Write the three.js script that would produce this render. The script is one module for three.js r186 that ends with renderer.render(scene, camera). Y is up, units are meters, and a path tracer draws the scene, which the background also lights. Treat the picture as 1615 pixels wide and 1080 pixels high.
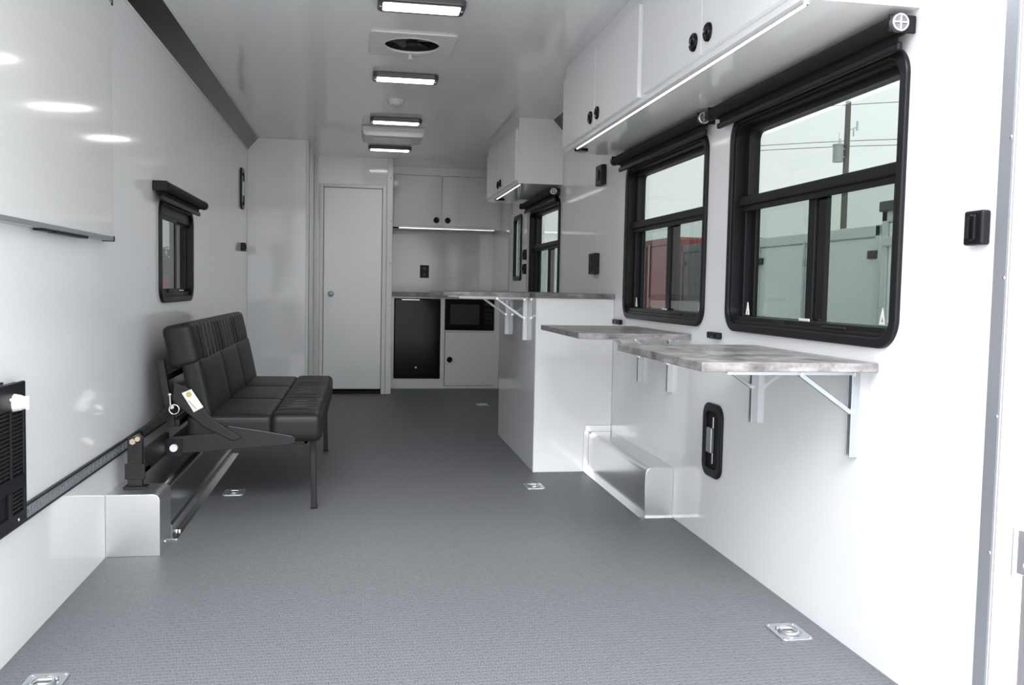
import * as THREE from 'three';
import { RoundedBoxGeometry } from 'three/addons/geometries/RoundedBoxGeometry.js';
import { mergeGeometries, mergeVertices, toCreasedNormals } from 'three/addons/utils/BufferGeometryUtils.js';
import { ImprovedNoise } from 'three/addons/math/ImprovedNoise.js';
import { RectAreaLightUniformsLib } from 'three/addons/lights/RectAreaLightUniformsLib.js';
RectAreaLightUniformsLib.init();

// ---------------------------------------------------------------- camera, sky, exposure
const scene = new THREE.Scene();
const renderer = new THREE.WebGLRenderer({ antialias: true });
renderer.toneMapping = THREE.LinearToneMapping;
renderer.toneMappingExposure = 3.3;
renderer.shadowMap.enabled = true;
const camera = new THREE.PerspectiveCamera(41.6, 1615 / 1080, 0.05, 400);
{
  const r = Math.PI / 180, yaw = 9.651 * r, pitch = 3.408 * r, roll = 1.131 * r;
  const f = new THREE.Vector3(Math.sin(yaw) * Math.cos(pitch), -Math.sin(pitch), -Math.cos(yaw) * Math.cos(pitch));
  const side = new THREE.Vector3(Math.cos(yaw), 0, Math.sin(yaw));
  const up = new THREE.Vector3().crossVectors(side, f);
  const right = side.clone().multiplyScalar(Math.cos(roll)).addScaledVector(up, Math.sin(roll));
  const up2 = new THREE.Vector3().crossVectors(right, f);
  camera.quaternion.setFromRotationMatrix(new THREE.Matrix4().makeBasis(right, up2, f.clone().negate()));
  camera.position.set(0, 1.03, 0);
}
scene.add(camera);
{ // plain overcast sky: the standard smooth rise from the horizon to the zenith, the same in every direction of the compass
  const w = 8, h = 128, a = new Float32Array(w * h * 4);
  for (let y = 0; y < h; y++) for (let x = 0; x < w; x++) {
    const e = Math.sin(((y + .5) / h - .5) * Math.PI), v = e > 0 ? (1 + .7 * e) * .98 : .98;
    a.set([v * .97, v, v * 1.04, 1], 4 * (y * w + x));
  }
  const t = new THREE.DataTexture(a, w, h, THREE.RGBAFormat, THREE.FloatType); t.mapping = THREE.EquirectangularReflectionMapping; t.magFilter = THREE.LinearFilter; t.needsUpdate = true;
  scene.background = t;
  // the sun behind thin cloud, behind the camera and a little to the left: wide and soft
  const sun = new THREE.DirectionalLight(0xffffff, 1.3);
  const el = 37 * Math.PI / 180, az = 7 * Math.PI / 180;
  sun.position.set(-Math.sin(az) * Math.cos(el) * 30, Math.sin(el) * 30, Math.cos(az) * Math.cos(el) * 30 - 4);
  sun.target.position.set(0, 0, -4); sun.castShadow = true; sun.shadow.radius = 56; sun.shadow.mapSize.set(2048, 2048);
  Object.assign(sun.shadow.camera, { left: -20, right: 20, top: 20, bottom: -20, near: 1, far: 90 });
  scene.add(sun, sun.target);
}

// ---------------------------------------------------------------- helpers
const XL = -0.925, XR = 1.4225, H = 2.235, D0 = 1.80, D1 = 9.75;   // D = distance into the trailer, z = -D
let seed = 7;
const rnd = () => { seed = (seed * 16807) % 2147483647; return seed / 2147483647; };
const used = {};
function numbered(n) { const k = used[n] = (used[n] ?? -1) + 1; return k ? n + '_' + String(k).padStart(3, '0') : n; }
function clean(g) {
  g = g.index ? g.toNonIndexed() : g;
  for (const k of Object.keys(g.attributes)) if (!['position', 'normal', 'uv'].includes(k)) g.deleteAttribute(k);
  if (!g.attributes.normal) g.computeVertexNormals();
  const p = g.attributes.position, n = g.attributes.normal, uv = new Float32Array(p.count * 2);
  for (let i = 0; i < p.count; i++) {
    const ax = Math.abs(n.getX(i)), ay = Math.abs(n.getY(i)), az = Math.abs(n.getZ(i));
    let u, v;
    if (ax >= ay && ax >= az) { u = p.getZ(i); v = p.getY(i); } else if (ay >= az) { u = p.getZ(i); v = p.getX(i); } else { u = p.getX(i); v = p.getY(i); }
    uv[2 * i] = u; uv[2 * i + 1] = v;
  }
  g.setAttribute('uv', new THREE.BufferAttribute(uv, 2));
  g.morphAttributes = {}; g.clearGroups();
  return g;
}
function obj(name, geos, mat, parent = scene) {
  const list = (Array.isArray(geos) ? geos : [geos]).map(clean);
  const m = new THREE.Mesh(list.length > 1 ? mergeGeometries(list) : list[0], mat);
  m.name = parent === scene ? numbered(name) : name;
  m.castShadow = m.receiveShadow = true;
  parent.add(m);
  return m;
}
const each = (name, geos, m, parent) => geos.map(g => obj(name, g, m, parent));
function tag(o, label, category, group) { Object.assign(o.userData, { label, category }); if (group) o.userData.group = group; return o; }
function struct(name, geos, mat) { const m = obj(name, geos, mat); m.userData.kind = 'structure'; return m; }
function thing(name, label, category, pos = [0, 0, 0], group) {
  const o = new THREE.Group(); o.name = numbered(name); o.position.set(...pos); scene.add(o);
  return tag(o, label, category, group);
}
function setting(name, pos = [0, 0, 0]) { const o = new THREE.Group(); o.name = numbered(name); o.position.set(...pos); o.userData.kind = 'structure'; scene.add(o); return o; }
function copyOf(root, label, move) {
  const c = root.clone(); c.name = numbered(root.name.replace(/_\d{3}$/, '')); c.userData = { ...root.userData, label };
  move(c); scene.add(c); return c;
}
// box by extents: x0..x1, y0..y1, depth d0..d1 (z = -d)
function bx(x0, x1, y0, y1, d0, d1, r = 0.002, seg = 2) {
  const w = Math.abs(x1 - x0), h = Math.abs(y1 - y0), d = Math.abs(d1 - d0);
  const g = r > 0 ? new RoundedBoxGeometry(w, h, d, seg, Math.min(r, w * .49, h * .49, d * .49)) : new THREE.BoxGeometry(w, h, d);
  return g.translate((x0 + x1) / 2, (y0 + y1) / 2, -(d0 + d1) / 2);
}
function rr(s, x0, y0, x1, y1, r) {       // rounded rectangle path; r number or [bl, br, tr, tl]
  const [a, b, c, d] = Array.isArray(r) ? r : [r, r, r, r];
  s.moveTo(x0 + a, y0); s.lineTo(x1 - b, y0); if (b) s.absarc(x1 - b, y0 + b, b, -Math.PI / 2, 0);
  s.lineTo(x1, y1 - c); if (c) s.absarc(x1 - c, y1 - c, c, 0, Math.PI / 2);
  s.lineTo(x0 + d, y1); if (d) s.absarc(x0 + d, y1 - d, d, Math.PI / 2, Math.PI);
  s.lineTo(x0, y0 + a); if (a) s.absarc(x0 + a, y0 + a, a, Math.PI, Math.PI * 1.5);
  return s;
}
const RR = (x0, y0, x1, y1, r) => rr(new THREE.Shape(), x0, y0, x1, y1, r);
const RP = (x0, y0, x1, y1, r) => rr(new THREE.Path(), x0, y0, x1, y1, r);
function poly(pts, S = THREE.Shape) { const s = new S(); pts.forEach(([x, y], i) => i ? s.lineTo(x, y) : s.moveTo(x, y)); s.closePath(); return s; }
function ext(shape, t, bevel = 0, cs = 10) {
  return new THREE.ExtrudeGeometry(shape, { depth: t - 2 * bevel, bevelEnabled: bevel > 0, bevelThickness: bevel, bevelSize: bevel, bevelOffset: -bevel, bevelSegments: 2, curveSegments: cs }).translate(0, 0, bevel);
}
const MX = new THREE.Matrix4().makeBasis(new THREE.Vector3(0, 0, -1), new THREE.Vector3(0, 1, 0), new THREE.Vector3(1, 0, 0));
const extX = (shape, x0, t, bevel, cs) => ext(shape, t, bevel, cs).applyMatrix4(MX).translate(x0, 0, 0);            // shape in (D, Y)
const MYm = new THREE.Matrix4().makeBasis(new THREE.Vector3(1, 0, 0), new THREE.Vector3(0, 0, -1), new THREE.Vector3(0, 1, 0));
const extY = (shape, y0, t, bevel, cs) => ext(shape, t, bevel, cs).applyMatrix4(MYm).translate(0, y0, 0);           // shape in (X, D)
const extD = (shape, d0, t, bevel, cs) => ext(shape, t, bevel, cs).translate(0, 0, -d0 - t);                         // shape in (X, Y), from d0 to d0 + t
function cyl(r, len, axis, x, y, d, seg = 24, r2 = r) {
  const g = new THREE.CylinderGeometry(r2, r, len, seg);
  if (axis === 'x') g.rotateZ(-Math.PI / 2); else if (axis === 'd') g.rotateX(-Math.PI / 2);
  return g.translate(x, y, -d);
}
function bar(a, b, w, h, r = 0.002) {    // box bar from a to b, points as [X, Y, D]
  const A = new THREE.Vector3(a[0], a[1], -a[2]), B = new THREE.Vector3(b[0], b[1], -b[2]), L = A.distanceTo(B);
  const g = new RoundedBoxGeometry(w, h, L, 1, Math.min(r, w * .4, h * .4));
  const o = new THREE.Object3D(); o.position.copy(A).add(B).multiplyScalar(.5); o.lookAt(B); o.updateMatrix();
  return g.applyMatrix4(o.matrix);
}
function tube(pts, r, seg = 24, closed = false, rs = 8) {
  return new THREE.TubeGeometry(new THREE.CatmullRomCurve3(pts.map(p => new THREE.Vector3(p[0], p[1], -p[2])), closed), seg, r, rs, closed);
}
// soft upholstered block: rounded box with a crowned top face (+y local) and stitched grooves
function pad(w, h, d, { r = .03, crown = .012, nx = 24, ny = 6, nz = 24, gx = [], gz = [], g = .007, s = .007 } = {}) {
  let b = new THREE.BoxGeometry(w, h, d, nx, ny, nz); b.deleteAttribute('uv'); b.deleteAttribute('normal'); b = mergeVertices(b, 1e-5);
  const p = b.attributes.position, v = new THREE.Vector3(), q = new THREE.Vector3();
  for (let i = 0; i < p.count; i++) {
    v.fromBufferAttribute(p, i);
    const top = Math.max(0, v.y / (h / 2)), u = v.x / (w / 2), t = v.z / (d / 2);
    q.set(THREE.MathUtils.clamp(v.x, -w / 2 + r, w / 2 - r), THREE.MathUtils.clamp(v.y, -h / 2 + r, h / 2 - r), THREE.MathUtils.clamp(v.z, -d / 2 + r, d / 2 - r));
    const n = v.clone().sub(q); if (n.lengthSq() > 0) v.copy(q).addScaledVector(n.normalize(), r);
    if (top > .5) {
      v.y += crown * (1 - u ** 4) * (1 - t ** 4);
      for (const c of gx) v.y -= g * Math.exp(-(((v.x - c) / s) ** 2)) * (1 - t ** 8);
      for (const c of gz) v.y -= g * Math.exp(-(((v.z - c) / s) ** 2)) * (1 - u ** 8);
    }
    p.setXYZ(i, v.x, v.y, v.z);
  }
  b.computeVertexNormals();
  return b;
}

// ---------------------------------------------------------------- textures and materials
const noise = new ImprovedNoise();
function tex(n, fn, srgb, rep) {
  const a = new Uint8Array(n * n * 4);
  for (let y = 0; y < n; y++) for (let x = 0; x < n; x++) { const c = fn(x / n, y / n), i = 4 * (y * n + x); a[i] = c[0]; a[i + 1] = c[1]; a[i + 2] = c[2]; a[i + 3] = 255; }
  const t = new THREE.DataTexture(a, n, n); t.wrapS = t.wrapT = THREE.RepeatWrapping; t.magFilter = THREE.LinearFilter; t.minFilter = THREE.LinearMipmapLinearFilter; t.generateMipmaps = true;
  if (srgb) t.colorSpace = THREE.SRGBColorSpace;
  if (rep) t.repeat.set(rep, rep); t.needsUpdate = true; return t;
}
const tile = (x, y, f, z = 0) => {      // noise that repeats over the unit square
  const a = (X, Y) => noise.noise(X * f, Y * f, z * 7.3 + 3.1);
  return (a(x, y) * (1 - x) + a(x - 1, y) * x) * (1 - y) + (a(x, y - 1) * (1 - x) + a(x - 1, y - 1) * x) * y;
};
const grey = (v) => { const c = Math.max(0, Math.min(255, v)); return [c, c, c]; };
const waveTex = tex(256, (x, y) => grey(128 + 110 * tile(x, y, 4, 1) + 25 * tile(x, y, 12, 2)), false, 0.9);
const brushTex = tex(512, (x, y) => grey(150 + 70 * tile(x, y, 90, 3) + 40 * noise.noise(x * 6, y * 160, 2.2)), false, 2.5);
const grainTex = tex(256, (x, y) => grey(128 + 90 * tile(x, y, 60, 4) + 60 * tile(x, y, 24, 5)), false, 4);
const studTex = tex(512, (x, y) => {    // raised lozenge studs, alternate rows turned
  const n = 8, cx = x * n, cy = y * n, i = Math.floor(cx), j = Math.floor(cy), u = cx - i - .5, v = cy - j - .5;
  const t = (i + j) % 2 ? [u, v] : [v, u];
  const e = Math.max(Math.abs(t[0]) / .20, Math.abs(t[1]) / .42);
  return grey(60 + 170 * THREE.MathUtils.smoothstep(1.15 - e, 0, .3) + 8 * tile(x, y, 50, 6));
}, false, 6);
const floorTint = tex(256, (x, y) => grey(228 + 4 * tile(x, y, 60, 8)), true, 0.7);
const stoneTex = tex(1024, (x, y) => {
  const a = tile(x, y, 5, 9), b = tile(x, y, 14, 10), c = tile(x, y, 60, 11), s = noise.noise(x * 9, y * 70, 4.4) * Math.min(1, 6 * y * (1 - y) + .1);
  const v = 138 + 62 * a + 52 * b + 30 * c + 26 * s; return [v + 5, v + 1, v];
}, true, 1.6);
const gravelTex = tex(512, (x, y) => { const v = 186 + 40 * tile(x, y, 40, 12) + 40 * tile(x, y, 90, 13); return [v, v - 3, v - 8]; }, true, .4);
const M = (o) => new THREE.MeshPhysicalMaterial({ roughness: .5, ...o });
const L = (r, g = r, b = r) => new THREE.Color().setRGB(r, g, b);
const mat = {
  wall: M({ color: L(.885, .89, .90), roughness: .09, bumpMap: waveTex, bumpScale: .0008 }),
  ceil: M({ color: L(.86, .863, .868), roughness: .10, bumpMap: waveTex, bumpScale: .0009 }),
  cabinet: M({ color: L(.885, .89, .90), roughness: .09, bumpMap: waveTex, bumpScale: .0004 }),
  door: M({ color: L(.86, .865, .87), roughness: .2, bumpMap: waveTex, bumpScale: .0006 }),
  board: M({ color: L(.76, .76, .755), roughness: .09 }),
  floor: M({ color: L(.198, .204, .219), roughness: .5, specularIntensity: .45, map: floorTint, bumpMap: studTex, bumpScale: .0026 }),
  stone: M({ color: L(.72, .72, .73), map: stoneTex, roughness: .32 }),
  aluPolished: M({ color: L(.74, .74, .75), metalness: 1, roughness: .2, bumpMap: brushTex, bumpScale: .00005 }),
  frame: M({ color: L(.60, .60, .60), metalness: .3, roughness: .42 }),
  capMetal: M({ color: L(.22, .22, .24), metalness: .7, roughness: .4 }),
  alu: M({ color: L(.80, .80, .81), metalness: 1, roughness: .34, bumpMap: brushTex, bumpScale: .00006 }),
  aluBright: M({ color: L(.88, .88, .88), metalness: 1, roughness: .22 }),
  aluMatte: M({ color: L(.50, .52, .56), metalness: .8, roughness: .45, bumpMap: brushTex, bumpScale: .00006 }),
  zinc: M({ color: L(.55, .59, .61), metalness: .85, roughness: .32, bumpMap: grainTex, bumpScale: .0001 }),
  bracket: M({ color: L(.78, .80, .81), metalness: .25, roughness: .35 }),
  chrome: M({ color: L(.85), metalness: 1, roughness: .12 }),
  black: M({ color: L(.009, .009, .011), roughness: .4, specularIntensity: .5 }),
  blackGloss: M({ color: L(.006, .006, .007), roughness: .1, specularIntensity: .3 }),
  blackMatte: M({ color: L(.010, .010, .012), roughness: .65, specularIntensity: .5, bumpMap: grainTex, bumpScale: .0003 }),
  blackMetal: M({ color: L(.014, .0135, .014), roughness: .45, specularIntensity: .7, bumpMap: grainTex, bumpScale: .0001 }),
  vinyl: M({ color: L(.0115, .0118, .0125), roughness: .43, specularIntensity: .55, bumpMap: grainTex, bumpScale: .0004 }),
  thread: M({ color: L(.16, .155, .15), roughness: .7 }),
  dark: M({ color: L(.012, .0115, .012), roughness: .22, specularIntensity: .45 }),
  fixture: M({ color: L(.10, .10, .11), roughness: .35, metalness: .4 }),
  plastic: M({ color: L(.78, .77, .75), roughness: .4 }),
  white: M({ color: L(.84, .84, .84), roughness: .45 }),
  doorSkin: M({ color: L(.62, .62, .63), roughness: .4 }),
  beige: M({ color: L(.68, .60, .54), roughness: .5 }),
  glass: M({ color: L(.52, .542, .525), transmission: 1, roughness: 0, thickness: 0, ior: 1.5 }),
  glassDark: M({ color: L(.395, .43, .405), transmission: 1, roughness: 0, thickness: 0, ior: 1.5 }),
  glassLeft: M({ color: L(.37, .385, .375), transmission: 1, roughness: 0, thickness: 0, ior: 1.5 }),
  lens: new THREE.MeshStandardMaterial({ color: 0xffffff, emissive: L(1, .985, .96), emissiveIntensity: 1.6, roughness: .5 }),
  led: new THREE.MeshStandardMaterial({ color: 0xffffff, emissive: L(1, .985, .95), emissiveIntensity: .7, roughness: .5 }),
  gravel: M({ color: L(.9, .91, .93), map: gravelTex, roughness: .95 }),
};
function areaLight(w, h, pos, target, intensity, color = 0xfffdfa) {
  const l = new THREE.RectAreaLight(color, intensity, w, h); l.position.set(...pos); l.lookAt(...target); scene.add(l); return l;
}

// ---------------------------------------------------------------- the shell
const WT = 0.085;
const WINS = [[2.20, 3.345], [3.58, 4.74], [6.38, 7.53]], WY0 = .885, WY1 = 1.70;
const LW = [4.43, 5.27, .93, 1.425];
struct('floor', bx(XL - WT, XR + WT, -.09, 0, D0 - .03, D1, 0), mat.floor);
{
  const s = poly([[XL - WT, D0 - .03], [XR + WT, D0 - .03], [XR + WT, D1 + .08], [XL - WT, D1 + .08]]);
  const h = new THREE.Path(); h.absarc(.2465, 4.59, .14, 0, Math.PI * 2); s.holes.push(h);
  struct('ceiling', extY(s, H, .08, 0, 40), mat.ceil);
}
{
  const s = poly([[D0, 0], [D1, 0], [D1, H], [D0, H]]);
  for (const [a, b] of WINS) s.holes.push(RP(a + .015, WY0 + .015, b - .015, WY1 - .015, .08));
  s.holes.push(RP(7.64, .005, 8.56, 2.0, .04));
  struct('wall_right', extX(s, XR, WT), mat.wall);
  const l = poly([[D0, 0], [D1, 0], [D1, H], [D0, H]]);
  l.holes.push(RP(LW[0] + .012, LW[2] + .012, LW[1] - .012, LW[3] - .012, .06));
  struct('wall_left', extX(l, XL - WT, WT), mat.wall);
}
struct('wall_front', bx(XL - WT, XR + WT, -.09, H, D1, D1 + .08, 0), mat.wall);
struct('wall_back', [bx(XL - WT, XR + WT, H - .10, H, D0 - .03, D0 + .0, 0), bx(XL - WT, XL, 0, H, D0 - .03, D0, 0)], mat.aluMatte);
const BD = 7.78, DD = 8.69, BX = -.425, PX = .30;
struct('wall_partition', bx(XL, BX, 0, H, BD, BD + .04, .003), mat.wall);
struct('wall_partition_side', bx(BX - .03, BX, 0, H, BD + .04, DD, 0), mat.wall);
{
  const s = poly([[BX - .03, 0], [PX, 0], [PX, H], [BX - .03, H]]);
  s.holes.push(poly([[-.345, 0], [.235, 0], [.235, 1.955], [-.345, 1.955]], THREE.Path));
  struct('wall_inner', [extD(s, DD, .04), bx(PX - .03, PX, 0, H, DD + .04, D1, 0)], mat.wall);
  struct('wall_washroom', bx(BX - .03, PX - .03, 0, H, D1 - .02, D1, 0), mat.wall);
}
// dark glossy angled coves between the walls and the ceiling, with white edge strips
{
  const c = (sx, x, d0, d1, n) => {
    const s = poly(sx > 0 ? [[x, H], [x, H - .098], [x + .008, H - .098], [x + .088, H - .006], [x + .088, H]] : [[x, H], [x - .080, H], [x - .080, H - .006], [x - .008, H - .080], [x, H - .080]]);
    const g = setting('trim_' + n);
    obj('cove_panel', extD(s, d0, d1 - d0), mat.dark, g);
    const e = .006;
    if (sx > 0) obj('edge_strip', [bx(x, x + .010, H - .106, H - .097, d0, d1, .001), bx(x + .087, x + .095, H - .008, H, d0, d1, .001)], mat.white, g);
    else obj('edge_strip', [bx(x - .010, x, H - .088, H - .079, d0, d1, .001), bx(x - .088, x - .079, H - .008, H, d0, d1, .001)], mat.white, g);
  };
  c(1, XL, D0, BD, 1); c(-1, XR, D0, D1, 2);
}
// rear right corner: aluminium corner strip with rivets and the jamb beyond it
{
  const g = setting('trim_3');
  obj('corner_strip', [bx(XR - .003, XR + .001, 0, H, D0 + .003, 1.845, .001), bx(XR - .003, XR + .05, 0, H, D0 - .001, D0 + .003, .001)], mat.aluMatte, g);
  obj('jamb', bx(XR + .002, XR + .026, -.09, H, D0 - .03, D0 - .001, .002), mat.beige, g);
  for (let k = 0; k < 6; k++) obj('rivet', new THREE.SphereGeometry(.0045, 10, 6).scale(.5, 1, 1).translate(XR - .003, .14 + k * .312, -D0 - .009), mat.chrome, g);
}
// the two open rear doors, hinged on the jambs and swung outwards
for (const [n, x, turn] of [[3, XR + .034, -1.36], [4, XL - .034, -1.80]]) {
  const g = setting('door_' + n, [x, 0, -(D0 - .04)]); g.rotation.y = turn; const k = n === 3 ? 0 : -.05;
  obj('door_panel', bx(.02, 1.16, -.07, 2.16, k, k + .05, .004), mat.doorSkin, g);
  obj('door_edge', [bx(.01, .04, -.09, 2.18, k - .004, k + .054, .003), bx(.01, 1.17, -.10, -.07, k - .004, k + .054, .003), bx(.01, 1.17, 2.16, 2.19, k - .004, k + .054, .003)], mat.aluBright, g);
  for (const y of [.47, 1.15, 1.85]) {
    const c = n === 3 ? -.008 : .008, h = obj('hinge', [bx(-.03, .10, y - .05, y + .05, c - .004, c + .004, .003), cyl(.010, .11, 'y', -.005, y, c, 14)], mat.aluBright, g);
    each('bolt', [[.03, .026], [.03, -.026], [.08, .026], [.08, -.026]].map(([a, b]) => new THREE.SphereGeometry(.009, 10, 6).scale(1, 1, .5).translate(a, y + b, n === 3 ? .014 : -.014)), mat.chrome, h);
  }
}
// washroom door in its aluminium frame
{
  const g = setting('door_1');
  const s = poly([[-.40, 0], [-.372, 0], [-.372, 1.985], [.262, 1.985], [.262, 0], [PX + .004, 0], [PX + .004, 2.0], [-.40, 2.0]]);
  obj('door_leaf', bx(-.335, .205, .048, 1.945, DD - .012, DD + .022, .004), mat.door, g);
  obj('door_frame', [bx(-.372, -.338, 0, 1.978, DD - .022, DD + .03, .003), bx(.208, .245, 0, 1.978, DD - .022, DD + .03, .003), bx(-.338, .208, 1.948, 1.978, DD - .022, DD + .03, .003)], mat.frame, g);
  obj('threshold', bx(-.338, .208, 0, .03, DD + .0, DD + .03, .002), mat.blackMatte, g);
  const k = obj('knob', new THREE.LatheGeometry([[0, 0], [.027, 0], [.027, .006], [.012, .012], [.011, .03], [.024, .036], [.027, .048], [.022, .058], [0, .06]].map(([a, b]) => new THREE.Vector2(a, b)), 24).rotateX(Math.PI / 2).translate(-.266, .95, -(DD - .012)), mat.aluMatte, g);
  k.userData.label = 'round metal knob';
}
// aluminium posts on the corners of the washroom
{
  const g = setting('trim_4');
  obj('post', [bx(.250, PX + .004, 0, H, DD - .018, DD, .002), bx(PX, PX + .004, 0, H, DD - .018, DD + .05, .001)], mat.frame, g);
  for (const y of [.45, .85, 1.25, 1.65, 2.05]) obj('screw', new THREE.SphereGeometry(.006, 10, 6).scale(1, 1, .5).translate(.285, y, -(DD - .018)), mat.chrome, g);
  const t = setting('trim_5');
  obj('post', [bx(BX - .025, BX + .004, 0, H, BD - .004, BD, .001), bx(BX, BX + .004, 0, H, BD - .004, BD + .05, .001), bx(BX + .001, BX + .022, 0, H, DD - .03, DD, .002)], mat.frame, t);
  for (const y of [.35, .76, 1.45, 1.9]) obj('screw', new THREE.SphereGeometry(.006, 10, 6).scale(.5, 1, 1).translate(BX + .004, y, -(BD + .03)), mat.aluMatte, t);
}
// side entry door in the right wall
{
  const g = setting('door_2', [XR, 0, -8.10]);
  obj('door_leaf', (() => { const s = RR(-.445, .02, .445, 1.985, .035); s.holes.push(RP(-.07, 1.13, .29, 1.68, .04)); return extX(s, .012, .05, .003); })(), mat.door, g);
  obj('door_frame', (() => { const s = RR(-.50, -.0, .50, 2.03, .05); s.holes.push(RP(-.452, .012, .452, 1.992, .035)); return extX(s, -.010, .09, .003); })(), mat.frame, g);
  obj('window_frame', (() => { const s = RR(-.095, 1.105, .315, 1.705, .05); s.holes.push(RP(-.055, 1.145, .275, 1.665, .035)); return extX(s, .0, .03, .004); })(), mat.black, g);
  obj('pane', bx(.034, .038, 1.135, 1.675, -.065, .285, 0), mat.glassDark, g);
  for (const y of [1.33, 1.205]) { const l = obj('latch', bx(-.02, .014, y - .045, y + .045, -.37, -.28, .012, 3), mat.black, g); obj('latch_lever', bx(-.03, -.018, y - .012, y + .012, -.355, -.30, .004), mat.blackGloss, l); }
}

// ---------------------------------------------------------------- windows
function windowUnit(n, cd, W, y0, y1, turn, glassTop, glassLow, small) {
  const g = setting('window_' + n, [turn ? XL : XR, y0, -cd]); g.rotation.y = turn ? Math.PI : 0;
  const h = W / 2, HH = y1 - y0;
  const ring = RR(-h, 0, h, HH, .085); ring.holes.push(RP(-h + .030, .030, h - .030, HH - .030, .062));
  obj('trim_ring', extX(ring, -.014, .020, .005, 14), mat.black, g);
  const lin = RR(-h + .018, .018, h - .018, HH - .018, .07); const li = small ? .031 : .04; lin.holes.push(RP(-h + li, li, h - li, HH - li, .055));
  obj('liner', extX(lin, -.004, .092, .002, 14), mat.black, g);
  const fr = RR(-h + .03, .03, h - .03, HH - .03, .06);
  if (!small) {
    fr.holes.push(RP(-h + .085, .515, h - .088, HH - .062, [.008, .008, .03, .03])); fr.holes.push(RP(-h + .075, .05, h - .075, .475, .02));
    obj('frame', extX(fr, .030, .045, .003, 10), mat.black, g);
    obj('transom', [bx(.012, .04, .476, .512, -h + .04, h - .04, .006), bx(.022, .03, .455, .478, -h + .04, h - .04, .003)], mat.black, g);
    obj('pane', bx(.050, .054, .500, HH - .045, -h + .07, h - .07, 0), glassTop, g);
    const sash = (a, b, x) => {
      const s = RR(a, .045, b, .478, .012); s.holes.push(RP(a + .045, .060, b - .045, .468, .006));
      const o = obj('sash', extX(s, x, .018, .002), mat.black, g);
      obj('pane', bx(x + .007, x + .011, .050, .475, a + .03, b - .03, 0), glassLow, o);
    };
    sash(-h + .065, .02, .036); sash(-.06, h - .065, .056);
    obj('sill_rail', [bx(.004, .05, .034, .058, -h + .05, h - .05, .004), bx(.0, .012, .030, .042, -h + .07, h - .07, .003)], mat.black, g);
    for (const d of [-h + .125, h - .125]) { const t = poly([[d - .014, .064], [d + .014, .064], [d + .010, .080], [d, .112], [d - .010, .080]]); t.holes.push(poly([[d - .007, .071], [d + .007, .071], [d, .094]], THREE.Path)); obj('egress_tab', extX(t, .026, .004, .001), mat.white, g).userData.label = 'small white pull tab'; }
    obj('sticker', bx(.024, .027, .052, .066, -.035, .035, .001), mat.white, g).userData.label = 'white oblong sticker';
    each('latch', [bx(.002, .02, .040, .052, .10, .17, .003), bx(-.002, .012, .042, .050, -.30, -.16, .003)], mat.blackMetal, g);
  } else {
    fr.holes.push(RP(-h + .036, .05, h - .036, HH - .075, .03));
    obj('frame', extX(fr, .002, .045, .002, 10), mat.black, g);
    obj('upper_rail', bx(.004, .03, HH - .085, HH - .05, -h + .05, h - .05, .004), mat.black, g);
    for (const [a, b, x] of [[-h + .036, .02, .018], [-.03, h - .036, .004]]) {
      const s = RR(a, .045, b, HH - .07, .01); s.holes.push(RP(a + .035, .068, b - .014, HH - .095, .006));
      const o = obj('sash', extX(s, x, .012, .001), mat.black, g);
      obj('pane', bx(x + .004, x + .007, .056, HH - .082, a + .022, b - .004, 0), glassLow, o);
    }
    each('latch', [bx(-.004, .003, .048, .066, .05, .20, .003)], mat.blackMetal, g);
    obj('latch_pin', bx(-.006, .002, .055, .061, -.16, -.06, .001), mat.chrome, g);
  }
  return g;
}
WINS.forEach(([a, b], i) => windowUnit(i + 1, (a + b) / 2, b - a, WY0, WY1, false, mat.glass, mat.glassDark, false));
windowUnit(4, (LW[0] + LW[1]) / 2, LW[1] - LW[0], LW[2], LW[3], true, mat.glassLeft, mat.glassLeft, true);

function blind(label, d0, d1, y, turn) {
  const W = d1 - d0, h = W / 2;
  const g = thing('roller_blind', label, 'blind', [turn ? XL : XR, y, -(d0 + d1) / 2]); if (turn) g.rotation.y = Math.PI;
  obj('roll', cyl(.021, W - .03, 'd', -.055, 0, 0, 28), mat.blackMatte, g);
  obj('head_rail', [bx(-.030, -.002, -.012, .024, -h + .012, h - .012, .003), bx(-.060, -.002, .020, .025, -h + .012, h - .012, .002)], mat.black, g);
  obj('fabric', bx(-.036, -.033, -.045, .0, -h + .03, h - .03, .001), mat.blackMatte, g);
  obj('hem_bar', bx(-.043, -.026, -.062, -.040, -h + .018, h - .018, .006, 3), mat.black, g);
  for (const s of [-1, 1]) {
    const e = s * (h - .006), near = (s < 0) !== turn;
    obj('end_bracket', [bx(turn ? -.066 : -.078, -.002, -.022, .024, e - .005, e + .005, .004)].concat(near ? [] : [cyl(.024, .03, 'd', -.055, 0, e + s * .012, 20)]), mat.black, g);
    if (near && !turn) {
      const c = obj('end_cap', cyl(.0235, .014, 'd', -.055, 0, e - .010, 32), mat.capMetal, g); c.userData.label = 'round silver end cap with a cross pattern';
      obj('cap_rim', new THREE.TorusGeometry(.0205, .0028, 8, 32).translate(-.055, 0, -(e - .018)), mat.chrome, c);
      obj('cap_cross', [bx(-.073, -.037, -.002, .002, e - .021, e - .016, .001), bx(-.057, -.053, -.018, .018, e - .021, e - .016, .001)], mat.chrome, c);
    }
  }
  return g;
}
blind('long black roller blind with silver end cap over the largest, nearest right window', 2.18, 3.43, 1.735, false);
blind('black roller blind over the middle right window, ending beside the nearest blind', 3.525, 4.80, 1.735, false);
blind('black roller blind under the far wall cabinet, over the farthest right window', 6.40, 7.66, 1.735, false);
blind('short black roller blind over the only window of the left wall', 4.30, 5.33, 1.462, true);

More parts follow.
